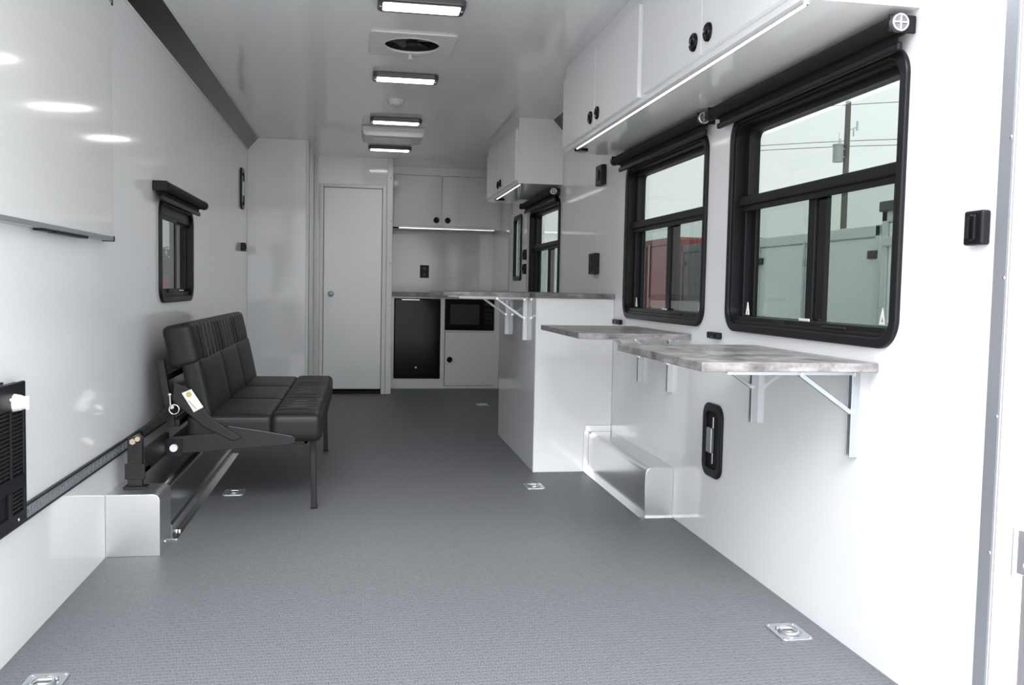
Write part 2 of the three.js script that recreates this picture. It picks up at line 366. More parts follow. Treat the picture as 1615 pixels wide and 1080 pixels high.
// ---------------------------------------------------------------- ceiling fittings
const lightD = [3.915, 5.275, 6.65, 7.98];
const lightNames = ['nearest of the four oblong ceiling lights, cut by the top of the photo', 'second ceiling light, just beyond the round roof fan', 'third ceiling light, just in front of the white air conditioner', 'farthest ceiling light, beyond the white air conditioner'];
const light0 = thing('ceiling_light', lightNames[0], 'ceiling light', [.248, H, -lightD[0]]);
obj('housing', (() => { const s = RR(-.185, -.085, .185, .085, .03); return extY(s, -.028, .028, .006, 8); })(), mat.fixture, light0);
obj('lens', (() => { const s = RR(-.163, -.058, .163, .058, .012); return extY(s, -.0290, .010, .0005, 6); })(), mat.lens, light0);
each('end_screw', [-.173, .173].map(x => cyl(.005, .004, 'y', x, -.029, 0, 12)), mat.chrome, light0);
for (let i = 1; i < 4; i++) copyOf(light0, lightNames[i], c => c.position.set(.248, H, -lightD[i]));
for (const d of lightD) areaLight(.326, .116, [.248, H - .033, -d], [.248, 0, -d], 4.3);
{
  const g = thing('roof_fan', 'square white roof vent with a round dark opening and fan blades', 'fan', [.2465, H, -4.59]);
  const s = RR(-.208, -.215, .208, .215, .02); const h = new THREE.Path(); h.absarc(0, 0, .134, 0, Math.PI * 2); s.holes.push(h);
  obj('frame', extY(s, -.009, .009, .003, 40), mat.plastic, g);
  obj('ring', new THREE.TorusGeometry(.141, .005, 10, 48).rotateX(Math.PI / 2).scale(1, .5, 1).translate(0, -.009, 0), mat.plastic, g);
  obj('housing', new THREE.LatheGeometry([[.139, -.006], [.139, .12], [0, .122]].map(p => new THREE.Vector2(...p)), 40), mat.blackMatte, g);
  for (let k = 0; k < 6; k++) {
    const b = poly([[.02, -.014], [.125, -.035], [.128, .03], [.02, .014]]);
    obj('blade', ext(b, .004, .001).rotateX(Math.PI / 2).rotateX(.32).rotateY(k * Math.PI / 3)  .translate(0, .022, 0), mat.fixture, g);
  }
  obj('hub', cyl(.032, .04, 'y', 0, .018, 0, 24, .026), mat.blackMetal, g);
  obj('crank', [cyl(.008, .02, 'y', .0, -.017, .178, 12), cyl(.016, .006, 'y', .0, -.028, .178, 16)], mat.plastic, g);
}
{
  const g = thing('air_conditioner', 'low white air conditioner box on the ceiling between the third and fourth lights', 'air conditioner', [.243, H, -7.14]);
  obj('shroud', extD(poly([[-.24, 0], [-.228, -.066], [-.21, -.076], [.21, -.076], [.228, -.066], [.24, 0]]), -.20, .38, .012), mat.plastic, g);
  for (let k = 0; k < 5; k++) obj('louvre', bx(-.19, .19, -.022 - k * .010, -.015 - k * .010, -.2035, -.194, .002), mat.white, g);
  obj('grille', [bx(-.15, .15, -.082, -.075, -.12, .12, .003)].concat([...Array(9)].map((_, k) => bx(-.14, .14, -.085, -.081, -.105 + k * .026, -.097 + k * .026, .002))), mat.plastic, g);
}
{
  const g = thing('smoke_alarm', 'small round cream smoke alarm on the ceiling beyond the second light', 'smoke alarm', [.219, H, -5.97]);
  obj('base', cyl(.058, .012, 'y', 0, -.006, 0, 32), mat.plastic, g);
  obj('cover', new THREE.LatheGeometry([[0, -.042], [.03, -.041], [.046, -.032], [.052, -.012], [.052, -.010]].map(p => new THREE.Vector2(...p)), 32), mat.plastic, g);
}

// ---------------------------------------------------------------- wall cabinets with LED strips
const knobGeo = () => new THREE.LatheGeometry([[0, .014], [.010, .013], [.011, .008], [.020, .008], [.024, .011], [.029, .008], [.030, 0]].map(([a, b]) => new THREE.Vector2(a, b)), 28);
function wallCabinet(label, d0, d1, group) {
  const W = d1 - d0, x = 1.085, y0 = 1.776, mid = W / 2;
  const g = thing('wall_cabinet', label, 'cabinet', [0, y0, -d0], group), hgt = H - y0 - .001;
  const face = poly([[0, 0], [W, 0], [W, hgt], [0, hgt]]);
  for (const [a, b] of [[.035, mid - .02], [mid + .02, W - .035]]) face.holes.push(poly([[a, .032], [b, .032], [b, hgt - .07], [a, hgt - .07]], THREE.Path));
  obj('face_frame', extX(face, x + .012, .018), mat.cabinet, g);
  obj('carcass', [bx(x + .0302, XR - .001, 0, hgt, 0, .018, 0), bx(x + .0302, XR - .001, 0, hgt, W - .018, W, 0), bx(x + .0302, XR - .0125, .0, .018, .0182, W - .0182, 0), bx(x + .0302, XR - .0125, hgt - .02, hgt, .0182, W - .0182, 0), bx(XR - .012, XR - .001, 0, hgt, .0182, W - .0182, 0)], mat.cabinet, g);
  for (const [a, b, k] of [[.030, mid - .003, mid - .062], [mid + .003, W - .030, mid + .062]]) {
    const d = obj('door', bx(x - .006, x + .012, .022, hgt - .072, a, b, .002), mat.cabinet, g);
    obj('knob', knobGeo().rotateZ(Math.PI / 2).translate(x - .006, .075, -k), mat.blackGloss, d);
  }
  return g;
}
wallCabinet('white two-door cabinet nearest the viewer, above the nearest right window', 2.17, 3.47);
wallCabinet('white two-door cabinet above the middle right window, dark puck under its far corner', 3.47, 4.87);
wallCabinet('white two-door cabinet far down the right wall, its square end facing the viewer', 6.33, 7.84);
{
  const g = thing('wall_cabinet', 'white two-door cabinet across the far kitchen wall above a lit backsplash', 'cabinet', [0, 1.63, -9.18]);
  const h = H - 1.63 - .001, x0 = PX + .002, x1 = XR - .001, mid = .815;
  const face = poly([[x0, 0], [x1, 0], [x1, h], [x0, h]]);
  for (const [a, b] of [[x0 + .04, mid - .02], [mid + .02, x1 - .06]]) face.holes.push(poly([[a, .03], [b, .03], [b, h - .08], [a, h - .08]], THREE.Path));
  obj('face_frame', extD(face, .012, .018), mat.cabinet, g);
  obj('carcass', [bx(x0, x0 + .018, 0, h, .0302, .36, 0), bx(x1 - .018, x1, 0, h, .0302, .36, 0), bx(x0 + .0182, x1 - .0182, 0, .018, .0302, .36, 0), bx(x0 + .0182, x1 - .0182, h - .02, h, .0302, .36, 0)], mat.cabinet, g);
  for (const [a, b, k] of [[x0 + .03, mid - .003, mid - .055], [mid + .003, x1 - .03, mid + .06]]) {
    const d = obj('door', bx(a, b, .02, h - .085, -.006, .012, .002), mat.cabinet, g);
    obj('knob', knobGeo().rotateX(Math.PI / 2).translate(k, .077, .006), mat.blackGloss, d);
  }
}
function ledStrip(label, puck, a, b) {   // a, b = [X, D] ends of a strip under a cabinet, at height y
  const along = Math.abs(a[0] - b[0]) < .01, y = a[2];
  const g = thing('led_strip', label, 'light');
  const cx = (a[0] + b[0]) / 2, cd = (a[1] + b[1]) / 2, len = along ? Math.abs(b[1] - a[1]) : Math.abs(b[0] - a[0]);
  const B = (w, y0, y1, l, r) => along ? bx(cx - w, cx + w, y + y0, y + y1, cd - l / 2, cd + l / 2, r) : bx(cx - l / 2, cx + l / 2, y + y0, y + y1, cd - w, cd + w, r);
  obj('channel', B(.0085, -.007, 0, len, .001), mat.aluBright, g);
  obj('diffuser', B(.0032, -.0105, -.0065, len - .01, .002), mat.led, g);
  const p = obj('touch_switch', [cyl(.034, .014, 'y', puck[0], y - .007, puck[1], 28, .038)], mat.blackGloss, g); p.userData.label = 'round black puck switch';
  obj('cable', tube([[puck[0], y - .004, puck[1]], [puck[0] + (along ? .02 : .03), y - .003, puck[1] + (along ? .04 : .02)], [puck[0] + .05, y - .002, puck[1] + .05]], .003, 12), mat.black, p);
  const l = new THREE.RectAreaLight(0xfff4e2, 1.4, along ? .006 : len, along ? len : .006); l.position.set(cx, y - .014, -cd); l.rotation.x = -Math.PI / 2; scene.add(l);
  return g;
}
ledStrip('long lit LED strip under the two nearest wall cabinets on the right', [1.150, 4.70], [1.117, 2.19, 1.776], [1.117, 4.66, 1.776]);
ledStrip('short lit LED strip under the far right wall cabinet above the breakfast counter', [1.150, 7.50], [1.117, 6.36, 1.776], [1.117, 7.46, 1.776]);
ledStrip('lit LED strip across the underside of the far kitchen cabinet', [.345, 9.235], [.385, 9.215, 1.63], [1.36, 9.215, 1.63]);

// ---------------------------------------------------------------- kitchen at the far end
{
  const g = thing('base_cabinet', 'low white kitchen cabinet at the far end housing the fridge and the microwave', 'cabinet', [0, 0, -9.15]);
  const x0 = PX + .003, x1 = XR - .002, t = .93;
  const face = poly([[x0, 0], [x1, 0], [x1, t], [x0, t]]), hole = (a, b, c, d) => face.holes.push(poly([[a, c], [b, c], [b, d], [a, d]], THREE.Path));
  hole(x0 + .042, .815, .10, .915); hole(.857, 1.366, .596, .915); hole(.857, 1.366, .03, .58);
  obj('face_frame', extD(face, 0, .02), mat.cabinet, g);
  obj('carcass', [bx(x0, x0 + .018, 0, t, .0202, .59, 0), bx(.826, .844, 0, t, .0202, .59, 0), bx(x1 - .018, x1, 0, t, .0202, .59, 0), bx(x0 + .0182, .8258, 0, .018, .0202, .59, 0), bx(.8442, x1 - .0182, .575, .59, .0202, .59, 0)], mat.cabinet, g);
  const d = obj('door', bx(.862, 1.372, .034, .576, -.012, .002, .002), mat.cabinet, g);
  obj('knob', knobGeo().rotateX(Math.PI / 2).translate(.912, .296, .012), mat.blackGloss, d);
}
{
  const g = thing('mini_fridge', 'black under-counter fridge in the white kitchen cabinet', 'fridge', [.58, .10, -9.15]);
  obj('body', bx(-.228, .228, .001, .80, .05, .53, .004), mat.black, g);
  const d = obj('door', bx(-.230, .230, .004, .806, -.012, .045, .008, 3), mat.blackGloss, g);
  obj('badge', cyl(.008, .003, 'd', -.01, .115, -.013, 16), mat.zinc, d);
  each('hinge', [bx(.18, .228, .802, .812, -.01, .04, .002), bx(.18, .228, 0.0, .006, -.006, .04, .001)], mat.blackMetal, g);
  obj('handle_lip', bx(-.16, .02, .796, .804, -.016, -.008, .002), mat.aluBright, g);
}
{
  const g = thing('microwave', 'black built-in microwave above the white cupboard door', 'microwave', [1.111, .596, -9.15]);
  obj('body', bx(-.25, .25, .001, .317, .03, .45, .003), mat.black, g);
  const d = obj('door', bx(-.25, .135, .004, .314, -.016, .03, .004), mat.blackGloss, g);
  obj('door_window', bx(-.20, .10, .06, .265, -.019, -.014, .003), mat.blackMetal, d);
  obj('control_panel', bx(.139, .25, .004, .314, -.016, .03, .004), mat.blackGloss, g);
  obj('display', bx(.155, .235, .255, .285, -.018, -.014, .001), mat.blackMetal, g);
  each('button', [...Array(12)].map((_, k) => bx(.155 + (k % 3) * .028, .177 + (k % 3) * .028, .07 + Math.floor(k / 3) * .042, .094 + Math.floor(k / 3) * .042, -.0185, -.014, .002)), mat.black, g);
}
tag(obj('countertop', bx(PX + .003, XR - .001, .932, .972, 9.115, D1 - .001, .003), mat.stone), 'narrow grey stone-look worktop over the fridge and microwave', 'countertop');

// ---------------------------------------------------------------- breakfast counter (island)
{
  const g = thing('island_cabinet', 'tall white cabinet box with a bright front, standing out from the right wall', 'cabinet', [0, 0, -4.94]);
  obj('front_panel', bx(.977, XR - .001, 0, .982, 0, .018, .001), mat.cabinet, g);
  obj('side_panel', bx(.975, .993, 0, .982, .018, 1.31, .001), mat.cabinet, g);
  obj('back_panel', bx(.993, XR - .001, 0, .982, 1.292, 1.31, .001), mat.cabinet, g);
  obj('corner_strip', bx(.973, .979, 0, .982, -.002, .006, .001), mat.white, g);
  tag(obj('countertop', bx(.966, XR - .001, .983, 1.011, 4.925, 6.27, .003), mat.stone), 'grey stone-look worktop on the tall white cabinet box', 'countertop');
}
// a zinc folding bracket: upright on the wall, arm, brace. dir = direction of the arm in x
function foldBracket(parent, x, y, d, dir, reach, drop, m) {   // x wall face, y underside of shelf, d centre depth
  const b = obj('bracket', [bx(x, x + dir * .025, y - drop, y - .002, d - .0125, d - .0085, .001), bx(x, x + dir * .025, y - drop, y - .002, d + .0085, d + .0125, .001), bx(x, x + dir * .004, y - drop, y - .002, d - .0084, d + .0084, 0)], m, parent);
  obj('arm', [bx(x + dir * .012, x + dir * reach, y - .017, y, d - .0125, d - .0095, .001), bx(x + dir * .012, x + dir * reach, y - .017, y, d + .0095, d + .0125, .001), bx(x + dir * .012, x + dir * reach, y - .003, y, d - .0094, d + .0094, 0)], m, b);
  obj('brace', bar([x + dir * .018, y - .128, d], [x + dir * (reach * .45), y - .014, d], .016, .014, .002), m, b);
  each('pivot', [cyl(.006, .030, 'd', x + dir * .020, y - .124, d, 12), cyl(.006, .030, 'd', x + dir * .02, y - .014, d, 12), cyl(.005, .03, 'd', x + dir * reach * .45, y - .014, d, 12)], mat.chrome, b);
  return b;
}
function foldShelf(label, x0, x1, y0, y1, d0, d1, wallX, dir, ds, m) {
  const g = thing('folding_shelf', label, 'shelf', [0, 0, 0]);
  obj('top', bx(x0, x1, y0, y1, d0, d1, .0025), mat.stone, g);
  for (const d of ds) foldBracket(g, wallX, y0, d, dir, .405, .255, m);
  return g;
}
foldShelf('nearest grey folding shelf on the right wall, on two zinc brackets', .905, XR - .002, .818, .844, 2.285, 3.085, XR, -1, [2.39, 3.056], mat.zinc);
foldShelf('grey folding shelf on the right wall between the nearest shelf and the white cabinet', .917, XR - .002, .824, .849, 3.72, 4.52, XR, -1, [3.956, 4.40], mat.zinc);
foldShelf('grey folding shelf reaching into the aisle from the white cabinet box',   .465, .955, .985, 1.010, 5.03, 5.98, .9745, -1, [5.22, 5.885], mat.bracket);

// ---------------------------------------------------------------- wheel boxes
function wheelBox(label, side, xw, xi, d0, d1, capped) {
  const g = thing('wheel_box', label, 'wheel box'), s = new THREE.Shape(), r = .028, h = .23, q = side;
  const X = (t) => xw + (xi - xw) * t, wdt = Math.abs(xi - xw), pr = r / wdt;
  s.moveTo(X(0), 0); s.lineTo(X(1), 0); s.lineTo(X(1), h - r);
  s.quadraticCurveTo(X(1), h, X(1 - pr), h); s.lineTo(X(0), h); s.closePath();
  obj('cover', extD(s, d0 + .0052, d1 - d0 - .0052, 0, 8), mat.aluPolished, g);
  obj('end_plate', extD(s, d0, .005, .001, 8), mat.alu, g);
  const e = q * -.0;
  obj('weld_bead', tube([[X(1), 0.004, d0], [X(1), h - r, d0], [X(1 - pr * .3), h - r * .3, d0], [X(1 - pr), h, d0], [X(.02), h, d0]], .003, 60), mat.aluBright, g);
  const f0 = capped ? d0 + .21 : d0 - .02, dir = Math.sign(xi - xw);
  obj('flange', [bx(xi, xi + dir * .028, 0, .005, f0, d1, .001), ...(capped ? [bx(xi + dir * .001, xi + dir * .008, .0052, .062, f0, d1, .002)] : [bx(xw, xi + dir * .028, 0, .005, d0 - .022, d0, .001)])], mat.aluBright, g);
  if (capped) {
    const c = s.clone(); const cap = new THREE.Shape();
    const Y = h + .005, Xc = xi + dir * .006, k = .030;
    cap.moveTo(X(0), 0); cap.lineTo(Xc, 0); cap.lineTo(Xc, Y - k); cap.quadraticCurveTo(Xc, Y, Xc - dir * k, Y); cap.lineTo(X(0), Y); cap.closePath();
    const cp = obj('end_cap', extD(cap, d0 - .004, .20, .002, 8), mat.alu, g);
    each('bolt', [new THREE.SphereGeometry(.006, 10, 8).translate(Xc, .03, -d0 - .09), new THREE.SphereGeometry(.006, 10, 8).translate(xi + dir * .014, .008, -d0 - .33), new THREE.SphereGeometry(.006, 10, 8).translate(xi + dir * .002, .02, -d0 - .29)], mat.chrome, cp);
  } else {
    obj('back_flange', [bx(xi, xi + dir * .028, .005, .235, d1 - .005, d1 - .0015, .001), bx(XR - .002, xi + dir * .02, h + .0, h + .035, d1 - .005, d1 - .0015, .001)], mat.alu, g);
  }
  return g;
}
wheelBox('low silver wheel box along the right wall, running up to the tall white cabinet', 1, XR - .001, 1.291, 3.89, 4.938, false);
wheelBox('silver wheel box with a capped end on the left, partly under the black bench', -1, XL + .001, -.737, 3.514, 5.6, true);

// ---------------------------------------------------------------- the folding sofa
{
  const A = 4.08, B = 5.80, W = B - A, n = 3, w = W / n;
  const g = thing('sofa', 'black vinyl folding bench seat against the left wall', 'sofa', [0, 0, 0]);
  const put = (geo, cx, cy, cd, rz = 0) => geo.rotateZ(rz).translate(cx, cy, -cd);
  const lean = Math.PI / 2 - .21;
  for (let k = 0; k < n; k++) {
    const cd = A + w * (k + .5), pl = [-.10, 0, .10].map(v => v), G = { g: .010, s: .008 };
    // seat, rear half plain, front half with four stitched channels running front to back
    obj('seat_cushion', put(pad(.36, .115, w + .014, { r: .02, crown: .010, nx: 22, nz: 30 }), -.555, .395, cd), mat.vinyl, g);
    const fcu = obj('front_cushion', put(pad(.222, .125, w + .022, { r: .028, crown: .010, nx: 22, nz: 64, gz: [-.19, -.10, 0, .10, .19], g: .009, s: .007 }), -.272, .394, cd), mat.vinyl, g);
    each('stitching', [-.10, 0, .10].map(v => tube([[-.355, .461, cd + v + .012], [-.27, .466, cd + v + .012], [-.185, .459, cd + v + .012]], .0013, 10, false, 5)), mat.thread, fcu);
    // back: plain lower cushion and pleated head cushion, both leaning
    const low = pad(.262, .085, w + .014, { r: .016, crown: .008, nx: 20, nz: 28 });
    obj('back_cushion', put(low.rotateZ(-lean), -.694, .563, cd), mat.vinyl, g);
    const hd = pad(.190, .125, w + .030, { r: .028, crown: .010, nx: 22, nz: 64, gz: [-.20, -.10, 0, .10, .20], g: .010, s: .008 });
    const hc = obj('head_cushion', put(hd.rotateZ(-lean), -.762, .755, cd), mat.vinyl, g);
    const c = Math.cos(.21), s = Math.sin(.21);
    each('stitching', [-.10, 0, .10].map(v => tube([-.075, -.03, .03, .072].map(t => [-.762 + .0715 * c - t * s, .755 + .0715 * s + t * c, cd + v + .013]), .0013, 12, false, 5)), mat.thread, hc);
  }
  // piping seam in front of the rear cushions
  obj('seam', tube([[-.379, .437, A + .01], [-.379, .437, B - .01]], .006, 4), mat.blackMatte, g);
  obj('seat_frame', [bx(-.815, -.22, .315, .345, A + .03, A + .06, .003), bx(-.815, -.22, .315, .345, B - .06, B - .03, .003), bx(-.24, -.21, .31, .34, A + .03, B - .03, .003), bx(-.815, -.785, .29, .345, A + .0, B, .003), bx(-.52, -.49, .315, .34, A + .03, B - .03, .003), bx(-.80, -.20, .335, .342, A + .02, B - .02, .002)], mat.blackMetal, g);
  for (const d of [A - .006, B + .001]) {
    // folded steel side arm: a tapering rail under the seat and an arm rising beside the back
    const rail = poly([[-.82, .345], [-.80, .285], [-.30, .322], [-.275, .33], [-.275, .352], [-.30, .362], [-.56, .405], [-.62, .375], [-.80, .36]]);
    const sa = obj('side_arm', extD(rail, d - .012, .010, .002), mat.blackMetal, g);
    const arm = poly([[-.785, .60], [-.72, .57], [-.69, .52], [-.62, .435], [-.50, .358], [-.54, .342], [-.66, .405], [-.735, .47], [-.79, .52]]);
    obj('hinge_arm', extD(arm, d - .022, .010, .003), mat.blackMetal, sa);
    obj('edge_lip', tube([[-.56, .406, d - .013], [-.40, .380, d - .013], [-.285, .358, d - .013]], .002, 10), mat.fixture, sa);
  }
  obj('back_frame', [bar([-.80, .40, A + .02], [-.848, .69, A + .02], .03, .03), bar([-.80, .40, B - .02], [-.848, .69, B - .02], .03, .03), bx(-.85, -.82, .60, .63, A + .02, B - .02, .003), bx(-.80, -.77, .40, .43, A + .02, B - .02, .003)], mat.blackMetal, g);
  for (const d of [4.205, 5.67]) { const l = obj('leg', bar([-.205, .33, d], [-.197, .0, d], .026, .026, .003), mat.blackMetal, g); obj('foot', bx(-.212, -.182, 0, .012, d - .016, d + .016, .003), mat.black, l); }
  const st = obj('sticker', extD(poly([[-.752, .553], [-.712, .570], [-.662, .492], [-.702, .470]]), A - .031, .002), mat.white, g); st.userData.label = 'small cream warning sticker';
  obj('sticker_mark', [cyl(.012, .001, 'd', -.722, .547, A - .0315, 16), bar([-.722, .522, A - .0315], [-.69, .485, A - .0315], .016, .001, 0)], M({ color: L(.55, .48, .16), roughness: .6 }), st);
  const pin = obj('lock_pin', [cyl(.009, .07, 'd', -.782, .50, A - .05, 16), new THREE.TorusGeometry(.020, .0028, 8, 28).translate(-.772, .490, -(A - .088)), bar([-.788, .50, A - .08], [-.795, .545, A - .06], .006, .006), new THREE.SphereGeometry(.008, 12, 8).translate(-.795, .55, -(A - .06))], mat.chrome, g); pin.userData.label = 'chrome locking pin with a ring';
  obj('strut', bar([-.79, .49, A - .03], [-.893, .395, 3.945], .022, .032, .004), mat.blackMetal, g);
  const post = obj('mount_post', [bx(-.872, -.818, .236, .43, 3.62, 3.65, .003), bx(-.885, -.80, .236, .244, 3.60, 3.66, .002), bx(-.882, -.808, .27, .33, 3.618, 3.63, .003)], mat.blackMetal, g);
  obj('mount_arm', [bx(-.835, -.815, .285, .375, 3.65, A + .03, .003), bx(-.86, -.815, .285, .31, 3.65, 3.75, .003)], mat.blackMetal, post);
  obj('mount_bolt', [cyl(.012, .02, 'd', -.85, .418, 3.615, 6), cyl(.010, .02, 'd', -.832, .428, 3.615, 6)], M({ color: L(.62, .52, .40), metalness: .8, roughness: .35 }), post);
  const b = obj('rail_cap', cyl(.016, .02, 'd', -.785, .315, A - .03, 24), mat.white, g); b.userData.label = 'round white cap';
  obj('cap_plate', bx(-.82, -.75, .275, .352, A - .022, A - .012, .003), mat.black, g);
}

// ---------------------------------------------------------------- on the left wall
{
  const g = thing('wall_board', 'large glossy white board on the left wall, at the left edge of the photo', 'board', [0, 0, 0]);
  obj('panel', bx(XL + .012, -.886, 1.190, 2.022, 1.86, 3.497, .001), mat.board, g);
  obj('frame', [bx(XL + .002, -.884, 1.176, 1.191, 1.86, 3.505, .002), bx(XL + .002, -.884, 2.021, 2.032, 1.86, 3.505, .002), bx(XL + .002, -.8875, 1.18, 2.03, 3.496, 3.505, .002)], mat.aluMatte, g);
  for (const [y, d] of [[1.183, 3.50], [2.026, 3.495]]) obj('corner_cap', bx(XL + .001, -.8825, y - .010, y + .010, d - .008, d + .008, .002), mat.black, g);
  obj('latch_bar', [bx(XL + .010, -.890, 1.169, 1.178, 2.76, 2.86, .002), bx(XL + .010, -.888, 1.168, 1.178, 2.88, 3.20, .002)], mat.black, g);
}
{
  const g = thing('wall_heater', 'black wall heater panel with louvred grilles and a white dial, low on the left edge', 'heater', [XL, .37, -2.40]);
  obj('face_plate', (() => { const s = RR(-.22, 0, .232, .385, .006); s.holes.push(RP(.035, .135, .125, .315, .003)); s.holes.push(RP(.135, .135, .215, .315, .003)); s.holes.push(RP(-.15, .135, .02, .315, .003)); s.holes.push(RP(.13, .035, .215, .10, .003)); s.holes.push(RP(-.1, .035, .11, .10, .003)); return extX(s, .020, .010, .002); })(), mat.black, g);
  obj('box', bx(.001, .020, .004, .381, -.215, .228, .002), mat.blackMatte, g);
  const slats = [];
  const row = (a, b, y0, y1) => { for (let y = y0; y < y1; y += .011) obj('louvre', bx(.016, .0262, y, y + .0055, a, b, .001), mat.blackMetal, g); };
  row(.035, .125, .14, .312); row(.135, .215, .14, .312); row(.13, .215, .04, .098);
  const k = obj('dial', [cyl(.024, .020, 'x', .038, .334, .150, 28, .020), cyl(.019, .012, 'x', .054, .334, .150, 28, .016), bx(.058, .066, .316, .352, .146, .154, .001)], mat.white, g); k.userData.label = 'white dial';
  each('screw', [[.12, .345], [.17, .016], [-.2, .016]].map(([d, y]) => new THREE.SphereGeometry(.0055, 10, 6).scale(.5, 1, 1).translate(.0305, y, -d)), mat.chrome, g);
  obj('top_lip', bx(.001, .022, .387, .394, -.21, .10, .002), mat.black, g);
}
{
  const s = RR(1.86, .357, 5.95, .397, .003);
  for (let d = 1.90; d < 5.92; d += .05) { const p = new THREE.Path(); p.absarc(d, .377, .0065, 0, Math.PI * 2); s.holes.push(p); s.holes.push(RP(d + .019, .3655, d + .031, .3885, .002)); }
  const g = thing('tie_down_rail', 'perforated steel tie-down rail running along the left wall', 'rail', [0, 0, 0]);
  obj('perforated_strip', extX(s, XL + .006, .004, 0, 5), mat.aluMatte, g);
  obj('backing', [bx(XL + .001, XL + .004, .360, .394, 1.86, 5.95, .001), bx(XL + .001, XL + .012, .394, .401, 1.86, 5.95, .001), bx(XL + .001, XL + .012, .353, .360, 1.86, 5.95, .001)], mat.blackMetal, g);
  const f = thing('rail_fitting', 'brass-coloured clip fitted on the tie-down rail beside the bench mount', 'fitting', [XL + .012, .377, -3.90]);
  obj('clip', [bx(.0, .018, -.018, .018, -.03, .03, .004), bx(.018, .03, -.008, .008, -.015, .015, .003)], M({ color: L(.55, .47, .36), metalness: .8, roughness: .35 }), f);
  obj('ring', new THREE.TorusGeometry(.015, .003, 8, 20).translate(.02, -.02, 0), mat.zinc, f);
}
// recessed black handles with a silver bar (one low on the right wall, one high on the far left wall)
function pocket(label, x, y0, y1, d, turn) {
  const g = thing('recessed_handle', label, 'handle', [x, y0, -d]); if (turn) g.rotation.y = Math.PI;
  const w = .097, h = y1 - y0, s = RR(-w, 0, w, h, .055); s.holes.push(RP(-w + .03, .035, w - .03, h - .035, .035));
  obj('bezel', extX(s, -.013, .013, .005, 12), mat.black, g);
  obj('pocket', bx(-.002, -.0005, .03, h - .03, -w + .02, w - .02, .0005), mat.blackMatte, g);
  obj('bar', [bx(-.010, -.003, h * .18, h * .82, -.012, .0, .002)], mat.chrome, g);
  obj('grip', bx(-.020, -.004, h * .33, h * .67, -.015, .035, .004), mat.zinc, g);
  return g;
}
pocket('black oblong recessed handle with silver grip, low on the right wall', XR, .283, .583, 3.437, false);
pocket('black oblong recessed handle high on the left wall near the corner', XL, 1.615, 1.937, 7.43, true);

function plate(name, label, cat, x, y0, y1, d0, d1, dir, t, extra) {
  const g = thing(name, label, cat, [x, (y0 + y1) / 2, -(d0 + d1) / 2]), h = (y1 - y0) / 2, w = (d1 - d0) / 2;
  obj('cover', bx(0, dir * t, -h, h, -w, w, Math.min(.006, t * .4), 3), mat.black, g);
  extra?.(g, h, w);
  return g;
}
plate('switch_box', 'rounded black latch box alone on the right wall near the rear door', 'switch', XR, 1.152, 1.232, 1.862, 1.927, -1, .024, (g, h, w) => {
  obj('paddle', bx(-.034, -.02, -h * .75, h * .75, -w * .55, w * .1, .005, 3), mat.blackGloss, g); obj('lens', bx(-.028, -.02, -h * .6, h * .6, w * .25, w * .75, .003), mat.blackMetal, g); });
plate('switch_box', 'black switch box on the right wall beside the middle window, upper of two', 'switch', XR, 1.652, 1.770, 5.17, 5.30, -1, .034, (g, h, w) => { obj('rocker', bx(-.040, -.03, -h * .5, h * .5, -w * .4, w * .4, .003), mat.blackGloss, g); });
plate('power_outlet', 'black outlet box on the right wall just above the tall cabinet worktop, lower of two', 'outlet', XR, 1.128, 1.255, 5.28, 5.42, -1, .034, (g, h, w) => { for (const s of [-.45, .45]) obj('socket', bx(-.038, -.03, s * h - .020, s * h + .020, -w * .35, w * .35, .003), mat.blackGloss, g); });
plate('power_outlet', 'small black outlet on the right wall between the two nearest windows', 'outlet', XR, .845, .872, 3.385, 3.50, -1, .022, (g, h, w) => { obj('socket', bx(-.026, -.02, -h * .5, h * .5, -w * .5, w * .1, .002), mat.blackGloss, g); });
plate('power_outlet', 'small black outlet on the right wall in the corner by the tall white cabinet', 'outlet', XR, .845, .872, 4.765, 4.90, -1, .022, (g, h, w) => { obj('socket', bx(-.026, -.02, -h * .5, h * .5, -w * .5, w * .1, .002), mat.blackGloss, g); });
plate('switch_box', 'small black switch box on the left wall beside the far corner', 'switch', XL, 1.285, 1.352, 7.38, 7.47, 1, .034, (g, h, w) => { obj('rocker', bx(.03, .040, -h * .5, h * .5, -w * .4, w * .4, .003), mat.blackGloss, g); });
{
  const g = thing('power_outlet', 'black outlet plate on the far kitchen backsplash above the fridge', 'outlet', [.687, 1.197, -D1]);
  obj('cover', bx(-.048, .048, -.068, .068, -.010, 0, .004, 3), mat.black, g);
  for (const s of [-.032, .032]) obj('socket', bx(-.02, .02, s - .018, s + .018, -.014, -.008, .003), mat.blackGloss, g);
}

